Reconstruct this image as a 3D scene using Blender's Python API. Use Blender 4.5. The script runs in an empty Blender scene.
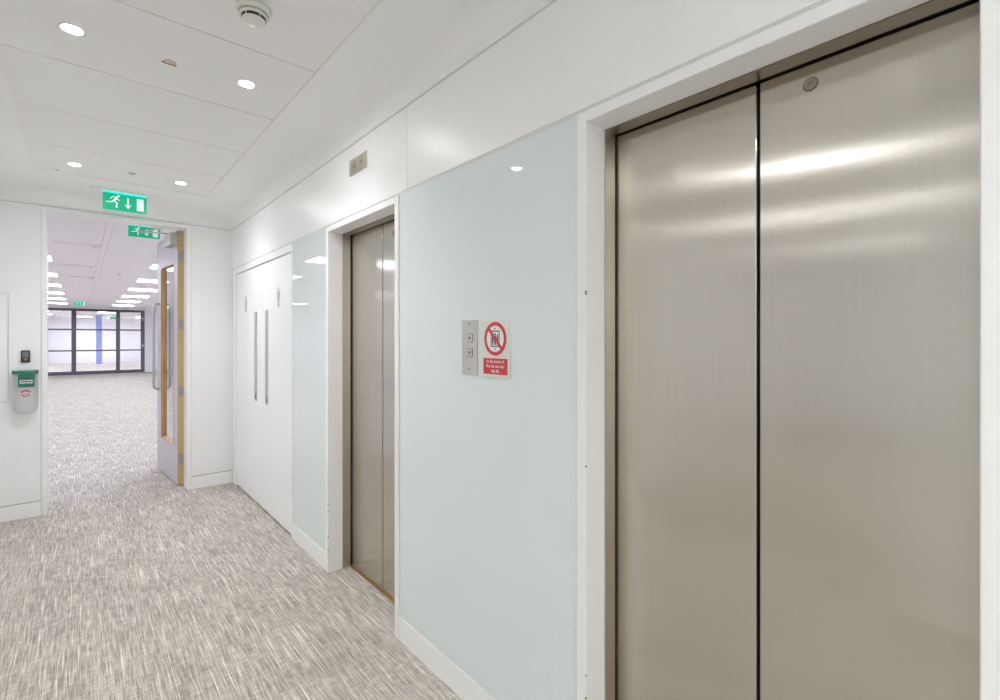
import bpy, bmesh, math, random
from mathutils import Vector, Matrix

S = bpy.context.scene
COL = S.collection
rnd = random.Random(7)

# ------------------------------------------------------------------ dimensions (metres)
D = 1.121          # face of the lift wall
E = 5.27           # face of the end wall
CZ = 2.562         # ceiling
WZ = 2.458         # top of the wall panels (shadow gap above)
BZ = 2.078         # underside of the bulkhead panels
LX = -0.60         # wall opposite the lifts
OFF0, OFF1 = 5.43, 24.9   # office beyond the end wall

# ------------------------------------------------------------------ materials
def mat(name, col, rough=0.5, metal=0.0, spec=0.5, emit=None, estr=0.0, aniso=0.0):
    m = bpy.data.materials.new(name); m.use_nodes = True
    b = m.node_tree.nodes['Principled BSDF']
    b.inputs['Base Color'].default_value = (*col, 1)
    b.inputs['Roughness'].default_value = rough
    b.inputs['Metallic'].default_value = metal
    b.inputs['Specular IOR Level'].default_value = spec
    if emit:
        b.inputs['Emission Color'].default_value = (*emit, 1)
        b.inputs['Emission Strength'].default_value = estr
    return m

def nodes(m):
    return m.node_tree.nodes, m.node_tree.links, m.node_tree.nodes['Principled BSDF']

def mottled(name, c0, c1, scale, rough, spec=0.5, bump=0.0):
    m = mat(name, c0, rough, 0, spec)
    n, l, b = nodes(m)
    tc = n.new('ShaderNodeTexCoord'); no = n.new('ShaderNodeTexNoise'); mx = n.new('ShaderNodeMix')
    mx.data_type = 'RGBA'
    no.inputs['Scale'].default_value = scale; no.inputs['Detail'].default_value = 3
    l.new(tc.outputs['Object'], no.inputs['Vector']); l.new(no.outputs['Fac'], mx.inputs['Factor'])
    mx.inputs[6].default_value = (*c0, 1); mx.inputs[7].default_value = (*c1, 1)
    l.new(mx.outputs[2], b.inputs['Base Color'])
    if bump:
        bp = n.new('ShaderNodeBump'); bp.inputs['Strength'].default_value = bump; bp.inputs['Distance'].default_value = .002
        l.new(no.outputs['Fac'], bp.inputs['Height']); l.new(bp.outputs['Normal'], b.inputs['Normal'])
    return m

def steel(name, col, r, an, streak=0.04):
    m = mat(name, col, r, 1.0)
    n, l, b = nodes(m)
    b.inputs['Anisotropic'].default_value = an; b.inputs['Anisotropic Rotation'].default_value = .25
    cx = n.new('ShaderNodeCombineXYZ'); cx.inputs[2].default_value = 1.0
    l.new(cx.outputs[0], b.inputs['Tangent'])
    tc = n.new('ShaderNodeTexCoord'); mp = n.new('ShaderNodeMapping'); no = n.new('ShaderNodeTexNoise')
    mp.inputs['Scale'].default_value = (60, 60, 0.6)
    no.inputs['Scale'].default_value = 3.0; no.inputs['Detail'].default_value = 4
    l.new(tc.outputs['Object'], mp.inputs['Vector']); l.new(mp.outputs['Vector'], no.inputs['Vector'])
    mx = n.new('ShaderNodeMix'); mx.data_type = 'RGBA'
    l.new(no.outputs['Fac'], mx.inputs['Factor'])
    mx.inputs[6].default_value = (*[c * (1 - streak) for c in col], 1)
    mx.inputs[7].default_value = (*[min(1, c * (1 + streak)) for c in col], 1)
    l.new(mx.outputs[2], b.inputs['Base Color'])
    return m

def clear(name, tint, gloss=0.08):
    m = bpy.data.materials.new(name); m.use_nodes = True
    n, l = m.node_tree.nodes, m.node_tree.links
    n.remove(n['Principled BSDF'])
    out = n['Material Output']
    t = n.new('ShaderNodeBsdfTransparent'); t.inputs[0].default_value = (*tint, 1)
    g = n.new('ShaderNodeBsdfGlossy'); g.inputs['Roughness'].default_value = 0.03
    fr = n.new('ShaderNodeFresnel'); fr.inputs[0].default_value = 1.28
    mx = n.new('ShaderNodeMixShader')
    l.new(fr.outputs[0], mx.inputs[0]); l.new(t.outputs[0], mx.inputs[1]); l.new(g.outputs[0], mx.inputs[2])
    l.new(mx.outputs[0], out.inputs[0])
    return m

def lamp(name, col, strength):
    m = bpy.data.materials.new(name); m.use_nodes = True
    n, l = m.node_tree.nodes, m.node_tree.links
    n.remove(n['Principled BSDF'])
    e = n.new('ShaderNodeEmission'); e.inputs[0].default_value = (*col, 1); e.inputs[1].default_value = strength
    l.new(e.outputs[0], n['Material Output'].inputs[0])
    return m

def carpet():
    m = mat('woven_carpet', (.4, .38, .35), 0.95, 0, 0.1)
    n, l, b = nodes(m)
    tc = n.new('ShaderNodeTexCoord')
    def noise(scale, detail=2, s=1.0):
        mp = n.new('ShaderNodeMapping'); mp.inputs['Scale'].default_value = scale
        no = n.new('ShaderNodeTexNoise'); no.inputs['Scale'].default_value = s; no.inputs['Detail'].default_value = detail
        no.inputs['Roughness'].default_value = .6
        l.new(tc.outputs['Object'], mp.inputs['Vector']); l.new(mp.outputs['Vector'], no.inputs['Vector'])
        return no.outputs['Fac']
    def ramp(src, p0, p1, v0=0.0, v1=1.0):
        r = n.new('ShaderNodeMapRange'); r.inputs[1].default_value = p0; r.inputs[2].default_value = p1
        r.inputs[3].default_value = v0; r.inputs[4].default_value = v1
        l.new(src, r.inputs[0]); return r.outputs[0]
    def op(kind, a, c):
        q = n.new('ShaderNodeMath'); q.operation = kind
        for i, v in enumerate((a, c)):
            if isinstance(v, (int, float)): q.inputs[i].default_value = v
            else: l.new(v, q.inputs[i])
        return q.outputs[0]
    lon = ramp(noise((210, 6.5, 1), 1), .30, .70)           # long threads down the corridor
    strand = ramp(noise((120, 2.4, 1), 2), .56, .68)         # sparse pale strands
    lat = ramp(noise((16, 360, 1), 1), .30, .70)            # short cross threads
    fine = ramp(noise((330, 260, 1), 1), .36, .64)            # tuft grain
    blot = ramp(noise((5, 3.2, 1), 3), .3, .7)              # large soft patches
    patch = ramp(noise((42, 20, 1), 2), .35, .65)
    v = op('ADD', op('MULTIPLY', lon, .27), op('MULTIPLY', lat, .24))
    v = op('ADD', v, op('MULTIPLY', fine, .33))
    v = op('ADD', v, op('MULTIPLY', patch, .08))
    v = op('ADD', v, op('MULTIPLY', strand, .24))
    v = op('ADD', v, op('MULTIPLY', op('SUBTRACT', blot, .5), .10))
    cr = n.new('ShaderNodeValToRGB')
    e = cr.color_ramp.elements
    e[0].position = .24; e[0].color = (.21, .192, .168, 1)
    e[1].position = .80; e[1].color = (.84, .785, .705, 1)
    k = e.new(.5); k.color = (.47, .433, .385, 1)
    l.new(v, cr.inputs[0]); l.new(cr.outputs[0], b.inputs['Base Color'])
    bp = n.new('ShaderNodeBump'); bp.inputs['Strength'].default_value = .35; bp.inputs['Distance'].default_value = .003
    l.new(v, bp.inputs['Height']); l.new(bp.outputs['Normal'], b.inputs['Normal'])
    return m

def oak():
    m = mat('oak_wood', (.55, .34, .15), .45)
    n, l, b = nodes(m)
    tc = n.new('ShaderNodeTexCoord'); mp = n.new('ShaderNodeMapping'); no = n.new('ShaderNodeTexNoise')
    mp.inputs['Scale'].default_value = (60, 60, 2.2)
    no.inputs['Scale'].default_value = 1.6; no.inputs['Detail'].default_value = 5
    l.new(tc.outputs['Object'], mp.inputs['Vector']); l.new(mp.outputs['Vector'], no.inputs['Vector'])
    cr = n.new('ShaderNodeValToRGB'); e = cr.color_ramp.elements
    e[0].position = .3; e[0].color = (.42, .235, .085, 1); e[1].position = .7; e[1].color = (.66, .43, .20, 1)
    l.new(no.outputs['Fac'], cr.inputs[0]); l.new(cr.outputs[0], b.inputs['Base Color'])
    return m

M = dict(
    wall=mottled('white_wall_paint', (.845, .845, .85), (.86, .86, .865), 3, .55, .4),
    satin=mottled('white_satin_panel', (.875, .875, .875), (.89, .89, .89), 2, .34, .35),
    trim=mottled('white_trim_gloss', (.875, .87, .865), (.89, .885, .88), 4, .32, .5),
    reveal=mottled('off_white_lining', (.70, .69, .675), (.73, .72, .70), 4, .4, .5),
    door=mottled('white_door_paint', (.885, .885, .89), (.90, .90, .905), 2, .35, .5),
    gap=mat('grey_shadow_gap', (.66, .66, .65), .6),
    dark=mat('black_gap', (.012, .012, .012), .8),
    ceil=mottled('white_ceiling_plaster', (.88, .875, .865), (.89, .885, .875), 3, .8, .2),
    tile=mottled('metal_ceiling_tile', (.85, .84, .82), (.865, .855, .835), 5, .55, .4),
    bead=mat('cream_ceiling_bead', (.85, .838, .80), .6),
    glass=mottled('back_painted_pale_glass', (.74, .805, .812), (.755, .82, .826), 1.5, .015, .5),
    glass_edge=mat('glass_edge_strip', (.66, .70, .69), .3),
    steel=steel('brushed_door_steel', (.66, .62, .56), .21, 1.0),
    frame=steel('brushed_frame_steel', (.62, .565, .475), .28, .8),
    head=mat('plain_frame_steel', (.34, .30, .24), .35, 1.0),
    plate=steel('brushed_plate_steel', (.60, .58, .55), .30, .3),
    handle=steel('satin_pull_steel', (.56, .56, .56), .28, .2),
    bronze=mat('worn_brass_sill', (.40, .24, .10), .45, .6),
    carpet=carpet(), oak=oak(),
    laminate=mottled('lilac_grey_laminate', (.53, .51, .535), (.55, .53, .555), 2, .4, .4),
    mullion=mat('anthracite_frame', (.125, .12, .155), .4, .2),
    pane=clear('clear_pane', (.93, .94, .97)),
    cover=clear('clear_plastic_cover', (.985, .988, .988)),
    green=mat('green_plastic', (.0, .27, .17), .4),
    sign_green=mat('lit_sign_green', (.0, .27, .15), .35, 0, .5, (.0, .42, .22), .34),
    sign_top=mat('lit_sign_edge', (.0, .5, .42), .3, 0, .5, (.0, .80, .66), .62),
    sign_white=mat('lit_sign_white', (.70, .75, .76), .4, 0, .5, (.72, .84, .88), .20),
    red=mat('red_print', (.60, .045, .05), .45),
    white_print=mat('white_print', (.82, .81, .80), .45),
    black=mat('black_plastic', (.02, .02, .022), .4),
    ink=mat('black_print', (.03, .03, .032), .5),
    engrave=mat('engraved_mark', (.10, .095, .085), .6),
    plastic=mat('white_plastic', (.74, .73, .68), .4),
    slot=mat('detector_slot', (.03, .027, .025), .7),
    yellow=mat('amber_led', (.75, .60, .12), .4),
    keypad=mat('grey_keypad', (.16, .16, .17), .4),
    pale_green=mat('pale_green_plastic', (.55, .56, .44), .4),
    redmark=mat('dark_red_indicator', (.32, .06, .05), .4),
    chrome=mat('silver_enamel', (.56, .54, .50), .42, .3),
    office_wall=mat('office_wall_paint', (.87, .86, .88), .7),
    office_ceiling=mat('office_ceiling_board', (.88, .86, .88), .8),
    blue=mat('blue_column_paint', (.30, .40, .78), .5),
    lamp_warm=lamp('downlight_glow', (.96, .985, 1.0), 200.0),
    lamp_side=lamp('side_lobby_glow', (.97, .985, 1.0), 9.0),
    lamp_office=lamp('office_panel_glow', (.89, .94, 1.11), 11.8),
    lamp_back=lamp('back_room_glow', (.90, .92, 1.0), 34.0),
    hinge=mat('dull_hinge_metal', (.36, .34, .31), .45, .4),
    oak_dark=mat('oak_lipping', (.53, .39, .19), .5),
    brown=mat('brown_wedge', (.52, .46, .40), .7),
    chip=mat('chipped_paint', (.30, .20, .13), .8),
)

# ------------------------------------------------------------------ mesh helpers
def new(): return bmesh.new()

def box(bm, x0, x1, y0, y1, z0, z1, bev=0.0, seg=1, T=None):
    t = bmesh.new()
    bmesh.ops.create_cube(t, size=1)
    c = Vector(((x0+x1)/2, (y0+y1)/2, (z0+z1)/2))
    for v in t.verts:
        v.co = Vector((v.co.x*abs(x1-x0), v.co.y*abs(y1-y0), v.co.z*abs(z1-z0))) + c
    if bev:
        bmesh.ops.bevel(t, geom=t.edges[:], offset=bev, segments=seg, affect='EDGES', profile=.5)
    merge(bm, t, T); return bm

def merge(bm, t, T=None):
    if T is not None: bmesh.ops.transform(t, matrix=T, verts=t.verts)
    me = bpy.data.meshes.new('scratch'); t.to_mesh(me); t.free()
    bm.from_mesh(me); bpy.data.meshes.remove(me)

def poly(bm, pts, depth, T):
    """prism: outline pts (u,v) extruded from w=0 to w=depth, placed with T"""
    t = bmesh.new()
    a = [t.verts.new((u, v, 0)) for u, v in pts]; b = [t.verts.new((u, v, depth)) for u, v in pts]
    t.faces.new(a[::-1]); t.faces.new(b)
    n = len(pts)
    for i in range(n): t.faces.new((a[i], a[(i+1) % n], b[(i+1) % n], b[i]))
    bmesh.ops.recalc_face_normals(t, faces=t.faces[:])
    merge(bm, t, T); return bm

def disc(bm, cu, cv, r, depth, T, n=28, r2=None):
    return poly(bm, [(cu+r*math.cos(2*math.pi*i/n), cv+(r2 or r)*math.sin(2*math.pi*i/n)) for i in range(n)], depth, T)

def ring(bm, cu, cv, r0, r1, depth, T, n=48, a0=0.0, a1=2*math.pi):
    t = bmesh.new(); full = abs(a1-a0-2*math.pi) < 1e-6
    k = n if full else n+1
    V = []
    for i in range(k):
        a = a0+(a1-a0)*i/n; c, s = math.cos(a), math.sin(a)
        V.append([t.verts.new((cu+r*c, cv+r*s, w)) for r, w in ((r0, 0), (r1, 0), (r1, depth), (r0, depth))])
    for i in range(n if full else n):
        p, q = V[i], V[(i+1) % k]
        for j in range(4): t.faces.new((p[j], p[(j+1) % 4], q[(j+1) % 4], q[j]))
    if not full:
        t.faces.new(V[0]); t.faces.new(V[-1][::-1])
    bmesh.ops.recalc_face_normals(t, faces=t.faces[:])
    merge(bm, t, T); return bm

def stroke(bm, pts, w, depth, T):
    """thick poly-line with round joints"""
    for (a, b) in zip(pts[:-1], pts[1:]):
        d = Vector((b[0]-a[0], b[1]-a[1])); L = d.length
        if L == 0: continue
        nrm = Vector((-d.y, d.x))/L*w/2
        poly(bm, [(a[0]+nrm.x, a[1]+nrm.y), (a[0]-nrm.x, a[1]-nrm.y), (b[0]-nrm.x, b[1]-nrm.y), (b[0]+nrm.x, b[1]+nrm.y)], depth, T)
    for p in pts: disc(bm, p[0], p[1], w/2, depth*1.02, T, 14)
    return bm

def lathe(bm, prof, T, n=40):
    """profile [(r,z)] about local z"""
    t = bmesh.new(); rings = []
    for r, z in prof:
        if r < 1e-6: rings.append([t.verts.new((0, 0, z))])
        else: rings.append([t.verts.new((r*math.cos(2*math.pi*i/n), r*math.sin(2*math.pi*i/n), z)) for i in range(n)])
    for a, b in zip(rings[:-1], rings[1:]):
        for i in range(n):
            j = (i+1) % n
            if len(a) == 1 and len(b) == 1: continue
            if len(a) == 1: t.faces.new((a[0], b[i], b[j]))
            elif len(b) == 1: t.faces.new((a[i], b[0], a[j]))
            else: t.faces.new((a[i], b[i], b[j], a[j]))
    bmesh.ops.recalc_face_normals(t, faces=t.faces[:])
    for f in t.faces: f.smooth = True
    merge(bm, t, T); return bm

def tube(bm, pts, r, n=12, T=None):
    t = bmesh.new(); rings = []
    pts = [Vector(p) for p in pts]
    prev = None
    for i, p in enumerate(pts):
        d = (pts[min(i+1, len(pts)-1)] - pts[max(i-1, 0)]).normalized()
        if prev is None:
            a = d.orthogonal().normalized()
        else:
            a = (prev - d*prev.dot(d)).normalized()
        prev = a; b = d.cross(a)
        rings.append([t.verts.new(p + r*(a*math.cos(2*math.pi*k/n) + b*math.sin(2*math.pi*k/n))) for k in range(n)])
    for p, q in zip(rings[:-1], rings[1:]):
        for k in range(n): t.faces.new((p[k], p[(k+1) % n], q[(k+1) % n], q[k]))
    t.faces.new(rings[0][::-1]); t.faces.new(rings[-1])
    bmesh.ops.recalc_face_normals(t, faces=t.faces[:])
    for f in t.faces: f.smooth = True
    merge(bm, t, T); return bm

def text_bm(bm, body, size, depth, T, align='CENTER', spacing=1.0):
    cu = bpy.data.curves.new('letters', 'FONT'); cu.body = body; cu.size = size; cu.extrude = depth/2
    cu.align_x = align; cu.align_y = 'CENTER'; cu.space_character = spacing; cu.resolution_u = 3
    o = bpy.data.objects.new('letters', cu); COL.objects.link(o)
    dg = bpy.context.evaluated_depsgraph_get()
    me = bpy.data.meshes.new_from_object(o.evaluated_get(dg))
    t = bmesh.new(); t.from_mesh(me)
    bpy.data.objects.remove(o); bpy.data.meshes.remove(me); bpy.data.curves.remove(cu)
    bmesh.ops.translate(t, vec=(0, 0, depth/2), verts=t.verts)
    merge(bm, t, T); return bm

ORG = {}
def thing(name, label, cat, loc=(0, 0, 0), group=None, kind=None):
    o = bpy.data.objects.new(name, None); COL.objects.link(o)
    o.location = loc; o.empty_display_size = .05
    o['label'] = label; o['category'] = cat
    if group: o['group'] = group
    if kind: o['kind'] = kind
    ORG[o.name] = Vector(loc)
    return o

def obj(name, bm, m, parent=None, label=None):
    org = ORG.get(parent.name, Vector()) if parent else Vector()
    bmesh.ops.translate(bm, vec=-org, verts=bm.verts)
    me = bpy.data.meshes.new(name); bm.to_mesh(me); bm.free()
    o = bpy.data.objects.new(name, me); COL.objects.link(o)
    me.materials.append(m)
    if parent: o.parent = parent; ORG[o.name] = org
    if label: o['label'] = label
    return o

def struct(name, bm, m):
    o = obj(name, bm, m); o['kind'] = 'structure'; return o

def lift(x, y, z): return Matrix.Translation((x, y, z))
# drawing planes: (u right, v up, w towards the viewer)
def on_right(y, z, x=D):    # lift wall, viewer looks along +X: u = -Y, w = -X
    return Matrix(((0, 0, -1, x), (-1, 0, 0, y), (0, 1, 0, z), (0, 0, 0, 1)))
def on_end(x, z, y=E):      # end wall, viewer looks along +Y: u = +X, w = -Y
    return Matrix(((1, 0, 0, x), (0, 0, -1, y), (0, 1, 0, z), (0, 0, 0, 1)))
def on_ceil(x, y, z=CZ):    # ceiling seen from below: u = +X, v = -Y (so w = -Z)
    return Matrix(((1, 0, 0, x), (0, -1, 0, y), (0, 0, -1, z), (0, 0, 0, 1)))

# ------------------------------------------------------------------ THE SETTING
YB = -1.75                                   # unseen wall behind the photographer, set close to bounce light
SX, SY0, SY1 = -6.6, .45, 2.45              # unseen side lobby opposite the lifts, made up for light and reflections

# lift and cupboard positions along the wall (y0 = nearer the photographer)
L2 = (.084, .903)      # near lift opening
L1 = (2.042, 2.848)    # far lift opening
AW = .036              # architrave face
CUP = (3.497, 5.222)   # cupboard frame outer
HEAD = 2.034           # lift opening height

floor = new(); box(floor, SX-.1, D+.5, YB-.1, OFF0+.0, -.1, 0); box(floor, -9, 9, OFF0, 40, -.1, 0)
struct('floor', floor, M['carpet'])

# lift wall
wr = new()
# backing between the openings
X0, X1 = D+.010, D+.26
for y0, y1 in ((YB, L2[0]-.002), (L2[1]+.002, L1[0]-.002), (L1[1]+.002, CUP[0]+.03), (CUP[1]-.03, E+.15)):
    box(wr, X0, X1, y0, y1, 0, BZ)
box(wr, D+.010, X1, YB, E+.15, BZ-.004, CZ)            # above the openings
for y0, y1 in (L2, L1): box(wr, X0, X1, y0-.002, y1+.002, HEAD+.09, BZ)
box(wr, X0, X1, CUP[0]+.03, CUP[1]-.03, 2.03, BZ)
struct('wall_right', wr, M['gap'])
bk = new()                                             # black backing added behind the doors to stop light
for y0, y1 in (L2, L1): box(bk, X1, X1+.03, y0-.3, y1+.3, 0, 2.3)
box(bk, X1, X1+.03, CUP[0]-.1, CUP[1]+.1, 0, 2.3)
struct('trim_5', bk, M['dark'])
# bulkhead panels, two boards with a fine seam between, plaster upstand above
bh = new()
for y0, y1 in ((YB, -.30), (-.298, 1.930), (1.932, E)):
    box(bh, D, D+.012, y0, y1, BZ, WZ-.006, .0015)
struct('trim_1', bh, M['satin'])
CR = .085
def cove(bm, place, a, b):
    pr_ = [(0, WZ+.004), (0, CZ-CR)] + [(CR-CR*math.cos(q*math.pi/20), CZ-CR+CR*math.sin(q*math.pi/20)) for q in range(1, 11)]
    back_ = [(0, WZ+.004), (-.012, WZ+.004), (-.012, CZ+.02), (CR, CZ+.02), (CR, CZ)]
    for line, sm in ((pr_, True), (back_, False)):
        t = bmesh.new()
        q0 = [t.verts.new(place(u, a, z)) for u, z in line]; q1 = [t.verts.new(place(u, b, z)) for u, z in line]
        for k in range(len(line)-1):
            f = t.faces.new((q0[k], q0[k+1], q1[k+1], q1[k])); f.smooth = sm and k > 0
        bmesh.ops.recalc_face_normals(t, faces=t.faces[:])
        merge(bm, t)
up = new(); cove(up, lambda u, t, z: (D-.001-u, t, z), YB, E+.05)
t2 = new(); cove(t2, lambda u, t, z: (t, E+.002-u, z), LX-.05, D-.0005); merge(up, t2)
struct('trim_2', up, M['ceil'])
gs = new(); box(gs, D+.002, D+.011, YB, E, BZ-.013, BZ); box(gs, D+.004, D+.011, YB, E, WZ-.006, WZ+.004)
struct('trim_11', gs, M['gap'])
# baseboards below the glass
sk = new()
for y0, y1 in ((YB, L2[0]-AW), (L2[1]+AW, L1[0]-AW), (L1[1]+AW, CUP[0]-.002)):
    box(sk, D-.003, D+.011, y0+.0015, y1-.0015, 0, .109, .0015)
struct('baseboard_right', sk, M['trim'])

# end wall: panels either side of the doorway
DX0, DX1, DH = -.199, .746, 2.418
ew = new()
for x0, x1 in ((LX-.1, DX0-.0335), (DX1+.0335, D+.02)):
    box(ew, x0, x1, E+.004, OFF0, 0, WZ)
    box(ew, x0, x1, E, E+.006, .119, WZ-.007, .0012)
box(ew, DX0-.04, DX1+.04, E+.006, OFF0, DH+.03, WZ)
box(ew, LX-.1, D+.02, E+.012, OFF0, WZ, CZ+.01)
struct('wall_back', ew, M['wall'])
g = new(); box(g, LX, D, E-.0005, E+.01, WZ-.008, WZ-.001)
struct('trim_6', g, M['gap'])
sb = new()
for x0, x1 in ((LX, DX0-.0335), (DX1+.0335, D-.001)):
    box(sb, x0, x1, E-.003, E+.006, 0, .1155, .0012)
struct('baseboard_back', sb, M['trim'])
g = new()
for x0, x1 in ((LX, DX0-.036), (DX1+.036, D-.001)): box(g, x0, x1, E+.001, E+.005, .1155, .119)
struct('trim_7', g, M['dark'])
# doorway lining
dl = new()
box(dl, DX0-.032, DX0, E-.004, OFF0+.02, 0, DH+.03, .002)
box(dl, DX1, DX1+.032, E-.004, OFF0+.02, 0, DH+.03, .002)
box(dl, DX0, DX1, E-.004, OFF0+.02, DH, DH+.03, .002)
struct('trim_3', dl, M['trim'])

# wall opposite the lifts (out of the frame, seen in reflections) with the opening to the side lobby
wl = new()
box(wl, LX-.15, LX, YB, SY0, 0, CZ); box(wl, LX-.15, LX, SY1, OFF0, 0, CZ)
box(wl, SX, LX-.15, SY0-.15, SY0, 0, CZ); box(wl, SX, LX-.15, SY1, SY1+.15, 0, CZ)
box(wl, SX-.15, SX, SY0-.15, SY1+.15, 0, CZ)
struct('wall_left', wl, M['wall'])
wf = new(); box(wf, LX-.15, D+.3, YB-.15, YB, 0, CZ)
struct('wall_front', wf, M['wall'])

# ceiling: plaster margins round a strip of metal tiles
TX0, TX1, TY1, TP = -.238, .783, 4.572, .610
TY0 = TY1 - TP*10
ce = new()
box(ce, LX-.2, TX0-.008, YB-.2, OFF0, CZ, CZ+.1); box(ce, TX1+.008, D+.3, YB-.2, OFF0, CZ, CZ+.1)
box(ce, TX0-.008, TX1+.008, TY1+.008, OFF0, CZ, CZ+.1)
box(ce, SX-.2, LX-.2, SY0-.2, SY1+.2, CZ, CZ+.1)
struct('ceiling', ce, M['ceil'])
tl = new()
for i in range(10):
    box(tl, TX0+.003, TX1-.003, TY0+i*TP+.003, TY0+(i+1)*TP-.003, CZ+.004, CZ+.03, .0012)
struct('trim_4', tl, M['tile'])
bd = new()
box(bd, TX0-.008, TX0+.006, TY0, TY1+.008, CZ+.0015, CZ+.05); box(bd, TX1-.003, TX1+.008, TY0, TY1+.008, CZ+.0005, CZ+.05)
box(bd, TX0, TX1, TY1-.002, TY1+.008, CZ+.0015, CZ+.05)
struct('trim_8', bd, M['bead'])
g = new(); box(g, TX0, TX1, TY0, TY1, CZ+.03, CZ+.06)
struct('trim_9', g, M['gap'])

# office beyond
of = new()
for x0, x1 in ((-9, LX-.1), (D+.02, 9)): box(of, x0, x1, OFF0-.15, OFF0, 0, CZ)
box(of, -4.75, -4.6, OFF0-.15, 40, 0, CZ); box(of, 4.6, 4.75, OFF0-.15, 40, 0, CZ)  # unseen side walls drawn in to bounce light onto the ceiling
struct('wall_office', of, M['office_wall'])
PX0, PX1 = -1.75, 2.03
ob = new()
box(ob, PX1, 9, OFF1-.05, OFF1+.15, 0, CZ); box(ob, -9, PX0, OFF1-.05, OFF1+.15, 0, CZ)
box(ob, -9, 9, 36, 36.15, 0, CZ)
struct('wall_far', ob, M['office_wall'])
oc = new()
xs = [-9, -6.1, -4.9, -3.05, -1.9, .205, .262, 1.85, 3.05, 4.9, 6.1, 9]
for a, b in zip(xs[:-1], xs[1:]):
    y = OFF0 - .01
    while y < 40:
        box(oc, a+.0015, b-.0015, y+.001, y+1.2-.001, CZ, CZ+.03); y += 1.2
struct('ceiling_office', oc, M['office_ceiling'])
g = new(); box(g, -9.1, 9.1, OFF0-.1, 40, CZ+.03, CZ+.1)
struct('trim_10', g, M['gap'])
sk = new()
box(sk, PX1, 9, OFF1-.062, OFF1-.05, 0, .1)
struct('baseboard_far', sk, M['office_wall'])

# ------------------------------------------------------------------ LIFT ENTRANCES
def lift_entrance(y0, y1, label, lock_y, lock_z, m):
    t = thing('lift_entrance', label, 'elevator doors', (D, (y0+y1)/2, 0))
    XA, XF, XD = D-.006, 1.206, 1.253        # architrave face, start and end of the steel frame
    a = new()
    box(a, XA, XF, y0-AW, y0, 0, HEAD+.031, .002); box(a, XA, XF, y1, y1+AW, 0, HEAD+.031, .002)
    box(a, XA, XF, y0, y1, HEAD, HEAD+.031, .002)
    ar = obj('architrave', a, M['trim'], t)
    for k in range(9):                       # knocked paint along the corner of the far jamb
        z = rnd.uniform(.03, .62) if k < 7 else rnd.uniform(.9, 1.9)
        c = new(); box(c, XA-.0008, XA+.003, y1-.0015, y1+.0022, z, z+rnd.uniform(.003, .013))
        obj('paint_chip', c, M['chip'], ar, 'brown chip in the white paint')
    f = new()
    box(f, XF, XD, y0-.03, y0+.003, 0, HEAD+.03); box(f, XF, XD, y1-.003, y1+.03, 0, HEAD+.03)
    obj('jamb_frame', f, M['frame'], t, 'brushed steel frame lining the opening')
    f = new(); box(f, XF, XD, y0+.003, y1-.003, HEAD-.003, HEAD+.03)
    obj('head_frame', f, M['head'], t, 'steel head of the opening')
    XP = XD+.010
    for s, (a0, a1) in enumerate(((y0-.05, m-.0042), (m+.0042, y1+.05))):
        p = new(); box(p, XP, XP+.03, a0, a1, .012, HEAD+.08, .0015)
        dp = obj('door_panel', p, M['steel'], t)
        if a0 < lock_y < a1:
            k = new(); T = on_right(lock_y, lock_z, XP)
            disc(k, 0, 0, .0135, .0022, T, 32)
            obj('release_lock', k, M['head'], dp, 'round steel release key hole')
            k = new(); ring(k, 0, 0, .0135, .0155, .0008, T, 32)
            stroke(k, [(-.004, -.003), (-.003, .003), (.001, .0045), (.005, .001)], .0022, .0026, T)
            obj('key_slot', k, M['engrave'], dp)
    q = new()  # dark plates painted as shade in the gap between frame and doors
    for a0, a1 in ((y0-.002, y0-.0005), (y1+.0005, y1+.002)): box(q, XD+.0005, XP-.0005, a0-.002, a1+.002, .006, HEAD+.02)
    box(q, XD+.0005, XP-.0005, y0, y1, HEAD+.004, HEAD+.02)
    obj('gap_shade', q, M['dark'], t, 'black strip standing in for gap shade behind the steel frame')
    v = new(); box(v, XD, XD+.010, y0-.02, y1+.02, 0, .006)
    box(v, XP-.004, XP+.03, y0-.02, y1+.02, 0, .010)
    obj('sill', v, M['bronze'], t, 'worn brass sill strip')
    return t

lift_entrance(L2[0], L2[1], 'large brushed steel lift doors with a black centre gap, closest beside the red fire notice', .371, 1.982, .4845)
lift_entrance(L1[0], L1[1], 'further steel lift doors set back between the narrow and the wide glass panels', 2.326, 1.962, 2.444)

# ------------------------------------------------------------------ GLASS WALL PANELS
def glass_panel(y0, y1, label):
    t = thing('glass_wall_panel', label, 'wall panel', (D, (y0+y1)/2, .1))
    p = new(); box(p, D, D+.009, y0+.004, y1-.004, .1115, BZ-.013, .0008)
    obj('glass', p, M['glass'], t)
    e = new()
    box(e, D+.002, D+.0095, y0+.0005, y0+.004, .1115, BZ-.013); box(e, D+.002, D+.0095, y1-.004, y1-.0005, .1115, BZ-.013)
    obj('edge_strip', e, M['glass_edge'], t, 'thin pale edge strip')
glass_panel(L2[1]+AW, L1[0]-AW, 'wide pale blue glass wall panel behind the call buttons and red sign, between the two lifts')
glass_panel(L1[1]+AW, CUP[0]-.002, 'narrow pale blue glass wall panel between the white cupboard doors and the further lift')
glass_panel(YB+.05, L2[0]-AW, 'pale blue glass wall panel past the large steel lift, outside the picture')

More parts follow.
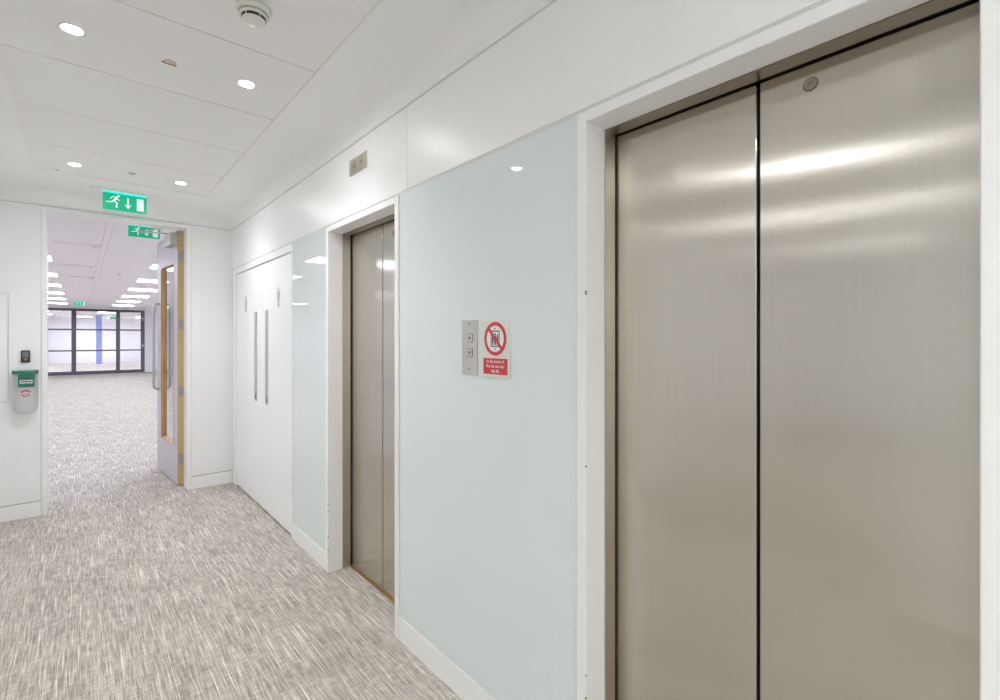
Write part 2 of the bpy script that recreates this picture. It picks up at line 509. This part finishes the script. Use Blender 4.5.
# ------------------------------------------------------------------ WHITE CUPBOARD DOUBLE DOOR
t = thing('double_door', 'white double doors with long steel pull plates beside the narrow glass panel', 'door', (D, (CUP[0]+CUP[1])/2, 0))
f = new(); y0, y1 = CUP; FZ = 2.012
box(f, D-.003, D+.10, y0, y0+.030, 0, BZ-.012, .0015); box(f, D-.003, D+.10, y1-.095, y1, 0, BZ-.012, .0015)
box(f, D-.003, D+.10, y0+.030, y1-.095, FZ, BZ-.012, .0015)
obj('door_frame', f, M['trim'], t)
ym = 4.268
XL = D+.008
for (a, b, hy, iy) in ((y0+.033, ym-.0015, 4.145, 3.846), (ym+.0015, y1-.098, 4.465, 4.79)):
    p = new(); box(p, XL, XL+.045, a, b, .014, FZ-.004, .0012)
    lf = obj('door_leaf', p, M['door'], t)
    h = new(); T = on_right(hy, 0, XL)
    hw = .036
    pts = [(-hw, .93), (hw, .93), (hw, 1.626), (-hw, 1.626)]
    poly(h, pts, .004, T)
    obj('pull_plate', h, M['handle'], lf, 'long flat steel pull plate')
    k = new(); poly(k, [(-hw, .872), (hw, .872), (hw, .925), (-hw, .925)], .003, T)
    poly(k, [(-hw, .9255), (hw, .9255), (hw, .9295), (-hw, .9295)], .002, T)
    obj('lock_plate', k, M['plate'], lf)
    k = new(); disc(k, .004, .915, .010, .006, T, 24); poly(k, [(-.016, .933), (-.006, .933), (-.006, .945), (-.016, .945)], .005, T)
    poly(k, [(.000, .888), (.008, .888), (.008, .906), (.000, .906)], .006, T)
    obj('lock', k, M['engrave'], lf, 'dark lock barrel')
    k = new(); T = on_right(iy, 1.712, XL)       # small standing-figure pictogram
    disc(k, 0, .062, .015, .002, T, 24)
    poly(k, [(-.027, .045), (.027, .045), (.033, .036), (.033, -.016), (.022, -.016), (.020, -.022), (.020, -.076), (-.020, -.076), (-.020, -.022), (-.022, -.016), (-.033, -.016), (-.033, .036)], .002, T)
    obj('pictogram', k, M['handle'], lf, 'small flat steel figure')

# ------------------------------------------------------------------ LIFT CALL PLATE, SIGN, INDICATOR
t = thing('call_button_plate', 'narrow steel plate with up and down buttons, beside the red fire notice', 'lift buttons', (D, 1.470, 1.266))
p = new(); box(p, D-.006, D, 1.417, 1.509, 1.264, 1.469, .001)
obj('face_plate', p, M['plate'], t)
for z, up_ in ((1.402, 1), (1.346, -1)):
    T = on_right(1.459, z, D-.006)
    b = new(); poly(b, [(-.0145, -.0145), (.0145, -.0145), (.0145, .0145), (-.0145, .0145)], .002, T)
    bo = obj('button', b, M['plate'], t)
    r = new()
    for q in ([(-.0165, -.0165), (.0165, -.0165), (.0165, -.0148), (-.0165, -.0148)], [(-.0165, .0148), (.0165, .0148), (.0165, .0165), (-.0165, .0165)],
              [(-.0165, -.0165), (-.0148, -.0165), (-.0148, .0165), (-.0165, .0165)], [(.0148, -.0165), (.0165, -.0165), (.0165, .0165), (.0148, .0165)]):
        poly(r, q, .0008, T)
    poly(r, [(-.0065, -.005*up_), (.0065, -.005*up_), (0, .007*up_)] if up_ > 0 else [(-.0065, .005), (0, -.007), (.0065, .005)], .0026, T)
    obj('arrow', r, M['engrave'], bo, 'dark arrow and button outline')
for z in (1.455, 1.284):
    b = new(); disc(b, 0, 0, .0035, .0007, on_right(1.463, z, D-.006), 16)
    obj('screw', b, M['engrave'], t)

SY, SZ0, SZ1 = 1.312, 1.260, 1.467
t = thing('warning_sign', 'red and silver do not use lift notice on the wide glass panel', 'sign', (D, SY, SZ0))
p = new(); box(p, D-.005, D, SY-.075, SY+.075, SZ0, SZ1, .001)
obj('sign_plate', p, M['plastic'], t)
T = on_right(SY, 0, D-.005)
pr = new(); poly(pr, [(-.066, 1.272), (.066, 1.272), (.066, 1.329), (-.066, 1.329)], .0006, T)
obj('text_panel', pr, M['red'], t, 'red printed panel')
tx = new()
for i, s in enumerate(('In the event of', 'fire do not use', 'this lift')):
    text_bm(tx, s, .0165, .0005, on_right(SY, 1.3180-i*.0172, D-.0057), spacing=.98)
obj('lettering', tx, M['white_print'], t)
RC = 1.399
w = new(); disc(w, 0, RC, .050, .0005, T, 48)
obj('symbol_field', w, M['white_print'], t)
kk = new()
a, b_, th_ = .024, .029, .0036                                   # lift car outline
for q in ([(-a, RC-b_), (a, RC-b_), (a, RC-b_+th_), (-a, RC-b_+th_)], [(-a, RC+b_-th_), (a, RC+b_-th_), (a, RC+b_), (-a, RC+b_)],
          [(-a, RC-b_), (-a+th_, RC-b_), (-a+th_, RC+b_), (-a, RC+b_)], [(a-th_, RC-b_), (a, RC-b_), (a, RC+b_), (a-th_, RC+b_)]):
    poly(kk, q, .0008, T)
poly(kk, [(-.004, RC+.034), (.004, RC+.034), (0, RC+.041)], .0008, T); poly(kk, [(-.004, RC-.034), (0, RC-.041), (.004, RC-.034)], .0008, T)
for cx_, s in ((0, 1.0), (-.013, .82), (.013, .82)):                # people inside
    disc(kk, cx_, RC+.018*s-.002, .0042*s, .0009, T, 16)
    poly(kk, [(cx_-.0055*s, RC+.011*s), (cx_+.0055*s, RC+.011*s), (cx_+.0052*s, RC-.004), (cx_+.003*s, RC-.023), (cx_+.0006, RC-.023), (cx_, RC-.006), (cx_-.0006, RC-.023), (cx_-.003*s, RC-.023), (cx_-.0052*s, RC-.004)], .0009, T)
obj('symbol', kk, M['ink'], t, 'black people in a lift car')
rr = new(); ring(rr, 0, RC, .047, .0600, .0012, T, 56)
c45 = math.sqrt(.5); hw = .0058; LL = .050
poly(rr, [(-LL*c45-hw*c45, RC+LL*c45-hw*c45), (-LL*c45+hw*c45, RC+LL*c45+hw*c45), (LL*c45+hw*c45, RC-LL*c45+hw*c45), (LL*c45-hw*c45, RC-LL*c45-hw*c45)], .0011, T)
obj('prohibition_ring', rr, M['red'], t, 'red ring with diagonal bar')

t = thing('lift_indicator_sign', 'small steel arrow indicator plate high on the white bulkhead above the further lift', 'lift indicator', (D, 2.444, 2.289))
p = new(); box(p, D-.004, D, 2.339, 2.549, 2.288, 2.374, .0008)
obj('face_plate', p, M['frame'], t)
for y, up_ in ((2.486, 1), (2.402, -1)):
    T = on_right(y, 2.331, D-.004); k = new()
    ring(k, 0, 0, .0265, .0295, .0008, T, 40)
    k2 = [(-.016, -.010*up_), (.016, -.010*up_), (0, .018*up_)]
    poly(k, k2 if up_ > 0 else k2[::-1], .0008, T)
    obj('arrow_lens', k, M['head'], t)

# ------------------------------------------------------------------ THINGS ON THE END WALL
t = thing('access_panel', 'flush white access hatch on the end wall beside the green call point', 'access panel', (-.5, E, .916))
p = new(); box(p, -.585, -.419, E-.006, E, .922, 1.741, .001)
obj('hatch', p, M['wall'], t)
p = new()
box(p, -.418, -.411, E-.009, E, .914, 1.749, .001); box(p, -.593, -.586, E-.009, E, .914, 1.749, .001)
box(p, -.586, -.418, E-.009, E, .914, .921, .001); box(p, -.586, -.418, E-.009, E, 1.742, 1.749, .001)
obj('hatch_frame', p, M['reveal'], t)

t = thing('card_reader', 'small black card reader on the end wall above the green call point', 'card reader', (-.319, E, 1.213))
p = new(); box(p, -.345, -.294, E-.018, E, 1.213, 1.308, .005, 3); obj('housing', p, M['black'], t)
p = new(); poly(p, [(-.017, 1.252), (.017, 1.252), (.017, 1.297), (-.017, 1.297)], .002, on_end(-.3195, 0, E-.018)); obj('reader_face', p, M['keypad'], t)
p = new(); T = on_end(-.3195, 1.236, E-.018)
ring(p, 0, -.008, .006, .0085, .002, T, 20, .3, 2.84); disc(p, -.008, .004, .0028, .002, T, 12); disc(p, .008, .004, .0028, .002, T, 12); disc(p, 0, .006, .0028, .002, T, 12)
obj('led_mark', p, M['yellow'], t, 'amber marks')

t = thing('emergency_release_switch', 'green emergency door release box under a clear lift-up cover on the end wall', 'call point', (-.318, E, .84))
p = new(); box(p, -.361, -.270, E-.032, E, 1.024, 1.120, .003, 2); obj('housing', p, M['green'], t)
T = on_end(-.3155, 1.064, E-.032)
p = new(); poly(p, [(-.036, -.013), (.036, -.013), (.036, .016), (-.036, .016)], .001, T); obj('break_panel', p, M['white_print'], t, 'white press panel')
p = new()
disc(p, 0, .002, .006, .0016, T, 18)
for s in (-1, 1):
    poly(p, [(s*.028, -.001), (s*.028, .005), (s*.010, .005), (s*.010, -.001)][::s], .0016, T)
poly(p, [(-.020, .026), (.020, .026), (.020, .031), (-.020, .031)], .0012, T)
obj('printed_mark', p, M['ink'], t)
p = new(); box(p, -.392, -.246, E-.044, E, 1.130, 1.150, .004, 2)
hb = obj('hinge_bar', p, M['green'], t)
for x in (-.393, -.257):
    p = new(); box(p, x, x+.012, E-.050, E-.040, 1.126, 1.154, .002)
    obj('hinge_clip', p, M['keypad'], hb)
# clear cover: hollow shell, rounded towards the bottom
def cover_outline(dx, dz):
    c = [(-.392+dx, 1.158-dz), (-.392+dx, .885)]
    for i in range(1, 12):
        a = math.pi*i/12
        c.append((-.319-(.073-dx)*math.cos(a), .880-(.062-dz)*math.sin(a)))
    c += [(-.246-dx, .885), (-.246-dx, 1.158-dz)]
    return c
outer = cover_outline(0, 0); t2 = bmesh.new()
front = [t2.verts.new((-.319+(x+.319)*.95, E-.060, z)) for x, z in outer]; back = [t2.verts.new((x, E-.001, z)) for x, z in outer]
t2.faces.new(front)
for i in range(len(outer)): t2.faces.new((front[i], back[i], back[(i+1) % len(outer)], front[(i+1) % len(outer)]))
bmesh.ops.recalc_face_normals(t2, faces=t2.faces[:])
cv = obj('clear_cover', t2, M['cover'], t, 'clear plastic lift-up cover')
p = new(); T = on_end(-.316, .985, E-.0605)
ring(p, 0, -.008, .018, .0255, .0008, T, 40, .2, 2.9); ring(p, 0, -.008, .018, .0255, .0008, T, 40, 3.4, 6.0)
for i in range(5): poly(p, [(-.030+i*.013, .004+(i % 2)*.006), (-.021+i*.013, .004+(i % 2)*.006), (-.021+i*.013, .010+(i % 2)*.006), (-.030+i*.013, .010+(i % 2)*.006)], .0008, T)
for i in range(3): poly(p, [(-.012+i*.009, -.014), (-.006+i*.009, -.014), (-.006+i*.009, -.008), (-.012+i*.009, -.008)], .0008, T)
obj('printed_mark', p, M['red'], cv, 'red print')

# ------------------------------------------------------------------ OPEN OAK-EDGED DOOR
H = Vector((.699, 5.462)); dd = Vector((-.0763, .9971)).normalized(); nn = Vector((dd.y, -dd.x))   # dd along the leaf, nn to its other face
TH = .052; LEN = .90; LT = 2.425
R = Matrix(((dd.x, nn.x, 0, H.x), (dd.y, nn.y, 0, H.y), (0, 0, 1, 0), (0, 0, 0, 1)))             # local (s along, n thickness, z)
t = thing('office_door', 'tall grey door with oak edges and glazed slot, standing open into the office', 'door', (H.x, H.y, 0))
VS0, VS1, VZ0, VZ1 = .175, .705, .372, 2.125
p = new()
box(p, .004, VS0-.010, 0, TH, .010, LT, .0, 1, R); box(p, VS1+.010, LEN-.004, 0, TH, .010, LT, 0, 1, R)
box(p, VS0-.010, VS1+.010, 0, TH, .010, VZ0-.010, 0, 1, R); box(p, VS0-.010, VS1+.010, 0, TH, VZ1+.010, LT, 0, 1, R)
lf = obj('door_leaf', p, M['laminate'], t)
p = new(); box(p, -.002, .004, -.0005, TH+.0005, .010, LT, .0005, 1, R); box(p, LEN-.004, LEN+.002, -.0005, TH+.0005, .010, LT, .0005, 1, R)
obj('oak_edge', p, M['oak_dark'], lf, 'oak lipping')
p = new()
box(p, VS0-.010, VS0, -.003, TH+.003, VZ0-.010, VZ1+.010, .001, 1, R); box(p, VS1, VS1+.010, -.003, TH+.003, VZ0-.010, VZ1+.010, .001, 1, R)
box(p, VS0, VS1, -.003, TH+.003, VZ0-.010, VZ0, .001, 1, R); box(p, VS0, VS1, -.003, TH+.003, VZ1, VZ1+.010, .001, 1, R)
obj('oak_bead', p, M['oak'], lf, 'oak glazing bead')
p = new(); box(p, VS0, VS1, TH/2-.003, TH/2+.003, VZ0, VZ1, 0, 1, R)
obj('vision_pane', p, M['pane'], lf, 'clear vision pane')
for sgn in (-1, 1):                                # a D-shaped pull on each face
    n0 = 0 if sgn < 0 else TH
    n1 = n0 + sgn*.050; s = .80; z0, z1 = .868, 1.765; r = .035
    P = [(s, n0, z1)]
    for i in range(7):
        a = math.pi/2*i/6; P.append((s, n1 - sgn*r + sgn*r*math.sin(a), z1 - r + r*math.cos(a)))
    for i in range(7):
        a = math.pi/2*i/6; P.append((s, n1 - sgn*r + sgn*r*math.cos(a), z0 + r - r*math.sin(a)))
    P.append((s, n0, z0))
    p = new(); tube(p, P, .0125, 14, R)
    obj('pull_handle', p, M['handle'], lf, 'tall steel D-shaped pull')
for zc in (2.185, 1.535, .905, .262):
    p = new()
    box(p, -.0035, -.0018, .004, TH-.004, zc-.048, zc+.048, 0, 1, R)
    hg = obj('hinge', p, M['hinge'], t)
    k = new(); tube(k, [(-.004, TH+.004, zc-.055), (-.004, TH+.004, zc+.055)], .006, 10, R)
    obj('knuckle', k, M['hinge'], hg)
p = new(); box(p, .012, .26, -.058, 0, 2.285, 2.40, .004, 2, R)
cl = obj('door_closer', p, M['chrome'], t, 'silver closer box')
p = new(); box(p, .135, .16, -.045, -.018, 2.40, 2.409, .001, 1, R)
obj('closer_spindle', p, M['keypad'], cl)
A = R @ Vector((.148, -.031, 2.406)); Bp = Vector((.433, 5.645, 2.406)); Cp = Vector((.57, E+.11, DH-.012))
p = new()
for (u, v) in ((A, Bp), (Bp, Cp)):
    tube(p, [u, v], .0065, 8)
tube(p, [Bp+Vector((0, 0, -.012)), Bp+Vector((0, 0, .012))], .011, 12)
obj('closer_arm', p, M['handle'], cl, 'thin steel closer arm')
p = new(); box(p, .50, .66, E+.08, E+.14, DH-.014, DH, .002)
obj('arm_bracket', p, M['bead'], cl)

t = thing('door_wedge', 'small brown wedge on the carpet at the foot of the open office door', 'door wedge', (.60, 6.27, 0))
p = bmesh.new()
vs = [p.verts.new(R @ Vector(v)) for v in ((.70, -.066, 0), (.87, -.066, 0), (.87, -.006, 0), (.70, -.006, 0), (.70, -.066, .006), (.87, -.066, .03), (.87, -.006, .03), (.70, -.006, .006))]
for q in ((0, 3, 2, 1), (4, 5, 6, 7), (0, 1, 5, 4), (1, 2, 6, 5), (2, 3, 7, 6), (3, 0, 4, 7)): p.faces.new([vs[i] for i in q])
bmesh.ops.recalc_face_normals(p, faces=p.faces[:])
obj('wedge_block', p, M['brown'], t)

# ------------------------------------------------------------------ EXIT SIGNS
def running_man(bm, T, s):
    def P(*pts): return [(u*s, v*s) for u, v in pts]
    d = .0008
    disc(bm, .30*s, .80*s, .125*s, d, T, 20)
    stroke(bm, P((.16, .62), (-.06, .26)), .22*s, d, T)                               # torso
    stroke(bm, P((.16, .66), (-.16, .68), (-.36, .44)), .085*s, d, T)                 # rear arm
    stroke(bm, P((.18, .60), (.24, .40), (.40, .36)), .080*s, d, T)                   # front arm
    stroke(bm, P((-.06, .24), (-.32, .10), (-.66, .08)), .120*s, d, T)                # trailing leg
    stroke(bm, P((-.04, .22), (.20, .02), (.12, -.36), (.20, -.38)), .120*s, d, T)    # leading leg

def exit_sign(x0, x1, z0, z1, y, label, plate, detail=True):
    t = thing('exit_sign', label, 'exit sign', ((x0+x1)/2, y, z0))
    T0 = on_end(0, 0, y-.004)
    b = new(); box(b, x0, x1, y-.004, y+.004, z0, z1-.012, .0008)
    obj('sign_blade', b, M['sign_green'], t)
    b = new(); box(b, x0, x1, y-.006, y+.006, z1-.012, z1, .001)
    obj('lit_edge', b, M['sign_top'], t, 'bright turquoise lit top edge')
    if plate:
        b = new(); box(b, plate[0], plate[1], y-.045, y+.045, z1, CZ, .002)
        obj('ceiling_plate', b, M['ceil'], t)
    else:
        for x in (x0+.05, x1-.05):
            b = new(); box(b, x-.008, x+.008, y-.012, y+.012, z1, CZ)
            obj('bracket', b, M['plastic'], t)
    w, h = x1-x0, z1-z0-.012
    k = new(); T = on_end(x0+w*.265, z0+h*.42, y-.004)
    running_man(k, T, h*.60*.95)
    obj('running_figure', k, M['sign_white'], t, 'white running figure')
    k = new(); ax, az = x0+w*.565, z0+h*.5
    poly(k, [(ax-.006*w/.28, az-h*.10), (ax+.006*w/.28, az-h*.10), (ax+.006*w/.28, az+h*.34), (ax-.006*w/.28, az+h*.34)], .0008, T0)
    poly(k, [(ax-.023*w/.28, az-h*.06), (ax, az-h*.34), (ax+.023*w/.28, az-h*.06), (ax, az-h*.14)], .0008, T0)
    obj('down_arrow', k, M['sign_white'], t, 'white arrow')
    k = new(); bx = x0+w*.765
    poly(k, [(bx, z0+h*.14), (bx+w*.165, z0+h*.14), (bx+w*.165, z0+h*.88), (bx, z0+h*.88)], .0008, T0)
    obj('doorway_symbol', k, M['sign_white'], t, 'white doorway block')
exit_sign(.133, .410, 2.409, 2.552, 4.862, 'large green running man exit sign hung from the lobby ceiling in front of the doorway', (.062, .487))
exit_sign(.367, .632, 2.436, 2.556, 6.15, 'green exit sign just inside the office, crossed by the thin door closer arm', None)
exit_sign(-.141, .142, 2.437, 2.545, 20.0, 'tiny green exit sign far down the office above the dark framed glass partition', None)
exit_sign(1.15, 1.45, 2.37, 2.50, 31.0, 'faint green exit sign seen through the glass of the dark framed partition', None)

# ------------------------------------------------------------------ CEILING FITTINGS OF THE LOBBY
def downlight(x, y, label, z=CZ+.004, group=None, m='lamp_warm'):
    t = thing('downlight', label, 'ceiling light', (x, y, z), group)
    T = on_ceil(x, y, z)
    p = new(); lathe(p, [(.0295, -.004), (.0295, .0005), (.033, .003), (.039, .002), (.042, 0), (.042, -.004)], T, 40)
    obj('trim_ring', p, M['plastic'], t, 'white trim ring')
    p = new(); lathe(p, [(0, .0012), (.0295, .0008), (.0295, -.002), (0, -.002)], T, 40)
    obj('lens', p, M[m], t, 'glowing lens')
    la = bpy.data.lights.new('downlight_beam', 'SPOT'); la.energy = 18.0; la.color = (.96, .985, 1.0)
    la.spot_size = math.radians(128); la.spot_blend = 1.0; la.shadow_soft_size = .02
    lo = bpy.data.objects.new('downlight_beam', la); COL.objects.link(lo); lo.parent = t; lo.location = (0, 0, -.004)
LB = {(-.022, 2.435): 'largest round downlight in the lobby ceiling, away from the smoke detector',
      (.576, 2.435): 'bright round downlight in the lobby ceiling nearest the smoke detector',
      (-.026, 4.312): 'small round downlight before the doorway, on the side of the card reader wall',
      (.572, 4.312): 'small round downlight between the large exit sign and the white bulkhead'}
for (x, y), s in LB.items(): downlight(x, y, s)
for x in (-.022, .576):  # nearer pair is added fill light, off the spacing of the row
    for y in (-.70, -1.319): downlight(x, y, 'unseen round downlight over the photographer, brightening the near end', group='downlights overhead out of view')
for x, y in ((-1.12, 1.05), (-2.62, 1.05), (-2.62, 1.85), (-4.75, 1.05), (-4.75, 1.85)):
    downlight(x, y, 'round downlight in the side lobby ceiling out of view', CZ, 'side lobby downlights')
t = thing('smoke_detector', 'round cream smoke detector with dark slots on the lobby ceiling', 'smoke detector', (.464, 1.864, CZ+.004))
T = on_ceil(.464, 1.864, CZ+.004)
p = new(); lathe(p, [(0, -.002), (.056, -.002), (.056, .012), (.053, .016), (.049, .018), (0, .018)], T, 48); obj('base', p, M['plastic'], t)
p = new(); lathe(p, [(.047, .018), (.047, .028), (.043, .031), (.041, .031), (0, .031)], T, 48); b = obj('body', p, M['plastic'], t)
p = new(); lathe(p, [(.036, .031), (.038, .041), (.035, .047), (.026, .051), (.022, .0515), (.019, .054), (0, .055)], T, 48); obj('cap', p, M['plastic'], t)
p = new()
for i in range(5):
    a0 = i*2*math.pi/5+.08; a1 = (i+1)*2*math.pi/5-.10
    ring(p, 0, 0, .034, .0392, .0085, T @ Matrix.Translation((0, 0, .0315)), 16, a0, a1)
obj('smoke_slot', p, M['slot'], t, 'dark curved slots')
p = new()
for i in range(40):
    a = 2*math.pi*i/40; c, s = math.cos(a), math.sin(a)
    tt = T @ Matrix.Rotation(a, 4, 'Z')
    poly(p, [(.0470, -.0016), (.0478, -.0016), (.0478, .0016), (.0470, .0016)], .007, tt @ Matrix.Translation((0, 0, .0195)))
obj('vent_ribs', p, M['keypad'], b)

t = thing('ceiling_indicator', 'small pale ceiling lamp with a dark red strip between the two nearer downlights', 'indicator', (.283, 2.455, CZ+.004))
T = on_ceil(.283, 2.47, CZ+.004)
p = new(); lathe(p, [(0, -.001), (.024, -.001), (.024, .001), (.018, .003), (0, .004)], T @ Matrix.Translation((.004, .012, 0)), 28); obj('dome', p, M['pale_green'], t)
p = new(); box(p, .258, .311, 2.463, 2.469, CZ-.001, CZ+.003, .001); obj('red_strip', p, M['redmark'], t, 'dark red strip')

t = thing('ceiling_sensor', 'tiny grey sensor cap on the tile above the large exit sign', 'sensor', (.277, 4.286, CZ+.004))
p = new(); lathe(p, [(0, -.001), (.022, -.001), (.022, .004), (.015, .008), (0, .009)], on_ceil(.277, 4.286, CZ+.004), 24); obj('cap', p, M['plate'], t)
t = thing('ceiling_sensor', 'tiny grey cap on the last tile beside the card reader end of the ceiling', 'sensor', (-.117, 4.53, CZ+.004))
p = new(); lathe(p, [(0, -.001), (.012, -.001), (.012, .003), (0, .005)], on_ceil(-.117, 4.53, CZ+.004), 20); obj('cap', p, M['plate'], t)

# ------------------------------------------------------------------ OFFICE
def office_light(x, y, label, m='lamp_office', group='square office ceiling lights'):
    t = thing('panel_light', label, 'ceiling light', (x, y, CZ), group)
    p = new(); a = .288
    for q in ((-a-.012, a+.012, a, a+.012), (-a-.012, a+.012, -a-.012, -a), (-a-.012, -a, -a, a), (a, a+.012, -a, a)):
        box(p, x+q[0], x+q[1], y+q[2], y+q[3], CZ-.005, CZ)
    obj('light_frame', p, M['office_ceiling'], t)
    p = new(); box(p, x-a, x+a, y-a, y+a, CZ-.003, CZ-.0005)
    obj('diffuser', p, M[m], t, 'glowing diffuser')
ORD = ['first', 'second', 'third', 'fourth', 'fifth', 'sixth', 'seventh', 'eighth']
ys = [7.15, 9.55, 12.0, 14.3, 16.7, 19.1, 21.5]
for i, y in enumerate(ys):
    office_light(1.155, y, ORD[i]+' square light from the doorway in the office row over the open door')
    office_light(-.605, y, ORD[i]+' square light from the doorway in the office row behind the air vents')
for x in (-3.2, 3.2):
    for y in ys[::2]: office_light(x, y, 'square ceiling panel in the outer office out of view')
for x, y in ((-1.3, 28.0), (.9, 28.0), (2.6, 28.0), (-1.3, 31.5), (.2, 34.0), (2.6, 33.0)):
    office_light(x, y, 'white ceiling panel in the room behind the glass partition', 'lamp_back', 'ceiling lights behind the partition')

for i, y in enumerate((7.87, 10.18, 12.05)):
    t = thing('air_diffuser', ('nearest', 'middle', 'furthest')[i]+' of the three pale slot air vents in the office ceiling', 'air vent', (-.05, y, CZ))
    p = new(); x0, x1 = -.24, .13
    box(p, x0, x1, y-.045, y-.035, CZ-.010, CZ, .002); box(p, x0, x1, y+.035, y+.045, CZ-.010, CZ, .002)
    box(p, x0, x0+.02, y-.035, y+.035, CZ-.010, CZ, .002); box(p, x1-.02, x1, y-.035, y+.035, CZ-.010, CZ, .002)
    obj('vent_frame', p, M['office_ceiling'], t)
    p = new(); box(p, x0+.02, x1-.02, y-.018, y-.008, CZ-.008, CZ); box(p, x0+.02, x1-.02, y+.008, y+.018, CZ-.008, CZ)
    obj('blade', p, M['office_wall'], t)
    p = new(); box(p, x0+.02, x1-.02, y-.034, y+.034, CZ-.002, CZ-.0005); obj('slot_back', p, M['gap'], t)
    p = new(); lathe(p, [(0, -.001), (.04, -.001), (.045, .010), (.03, .04), (0, .045)], on_ceil(x1+.03, y, CZ), 24)
    obj('end_cap', p, M['white_print'], t, 'white end cap')

t = thing('smoke_detector', 'tiny white smoke detector on the office ceiling between the rows of panels', 'smoke detector', (.554, 10.98, CZ))
T = on_ceil(.554, 10.98, CZ)
p = new(); lathe(p, [(0, -.001), (.055, -.001), (.055, .014), (.04, .02), (0, .02)], T, 28); obj('base', p, M['white_print'], t)
p = new(); lathe(p, [(.036, .02), (.036, .035), (.02, .045), (0, .046)], T, 28); obj('cap', p, M['plastic'], t)

t = thing('glazed_partition', 'dark framed glass partition across the far end of the office', 'glass partition', (.14, OFF1, 0))
zt = 2.555
p = new()
posts = [(-1.75, -1.65), (-.25, -.11), (1.095, 1.225), (1.90, 2.03)]
for a, b in posts: box(p, a, b, OFF1-.04, OFF1+.04, 0, zt, .003)
hb = [(.0, .13), (.90, .955), (1.715, 1.775), (2.47, zt)]
for (a, b), (c, d) in zip(posts[:-1], posts[1:]):
    for z0, z1 in hb: box(p, b, c, OFF1-.035, OFF1+.035, z0, z1, .003)
obj('frame', p, M['mullion'], t, 'anthracite frame')
for (a, b), (c, d) in zip(posts[:-1], posts[1:]):
    for (z0, z1), (z2, z3) in zip(hb[:-1], hb[1:]):
        q = new(); box(q, b, c, OFF1-.004, OFF1+.004, z1, z2); obj('pane', q, M['pane'], t)
p = new()
for z in (1.05, 2.15): box(p, 1.945, 1.985, OFF1-.06, OFF1-.04, z, z+.12, .003)
obj('fitting', p, M['plate'], t, 'small silver fitting')

t = thing('column', 'blue painted column in the room behind the glass partition', 'column', (.73, 32, 0), kind='thing')
p = new(); box(p, .613, .849, 31.88, 32.12, 0, CZ-.001, .004); obj('shaft', p, M['blue'], t)
p = new(); box(p, .605, .857, 31.872, 32.128, 0, .09, .004); obj('plinth', p, M['office_wall'], t)

# ------------------------------------------------------------------ WORLD, CAMERA, VIEW
w = bpy.data.worlds.new('World'); S.world = w; w.use_nodes = True
w.node_tree.nodes['Background'].inputs[0].default_value = (.9, .92, 1, 1)
w.node_tree.nodes['Background'].inputs[1].default_value = .05

cam = bpy.data.cameras.new('Camera'); co = bpy.data.objects.new('Camera', cam); COL.objects.link(co)
cam.sensor_width = 36; cam.lens = 36*484/1000; cam.clip_start = .02
cam.shift_y = -11.5/1000
co.location = (0, 0, 1.40); co.rotation_euler = (math.pi/2, 0, -math.atan(420/484))
S.camera = co
S.view_settings.view_transform = 'Standard'; S.view_settings.look = 'None'
S.view_settings.gamma = 1; S.view_settings.use_curve_mapping = False
S.view_settings.exposure = 0.94
S.cycles.max_bounces = 20; S.cycles.diffuse_bounces = 14; S.cycles.transparent_max_bounces = 12
S.cycles.sample_clamp_indirect = 6
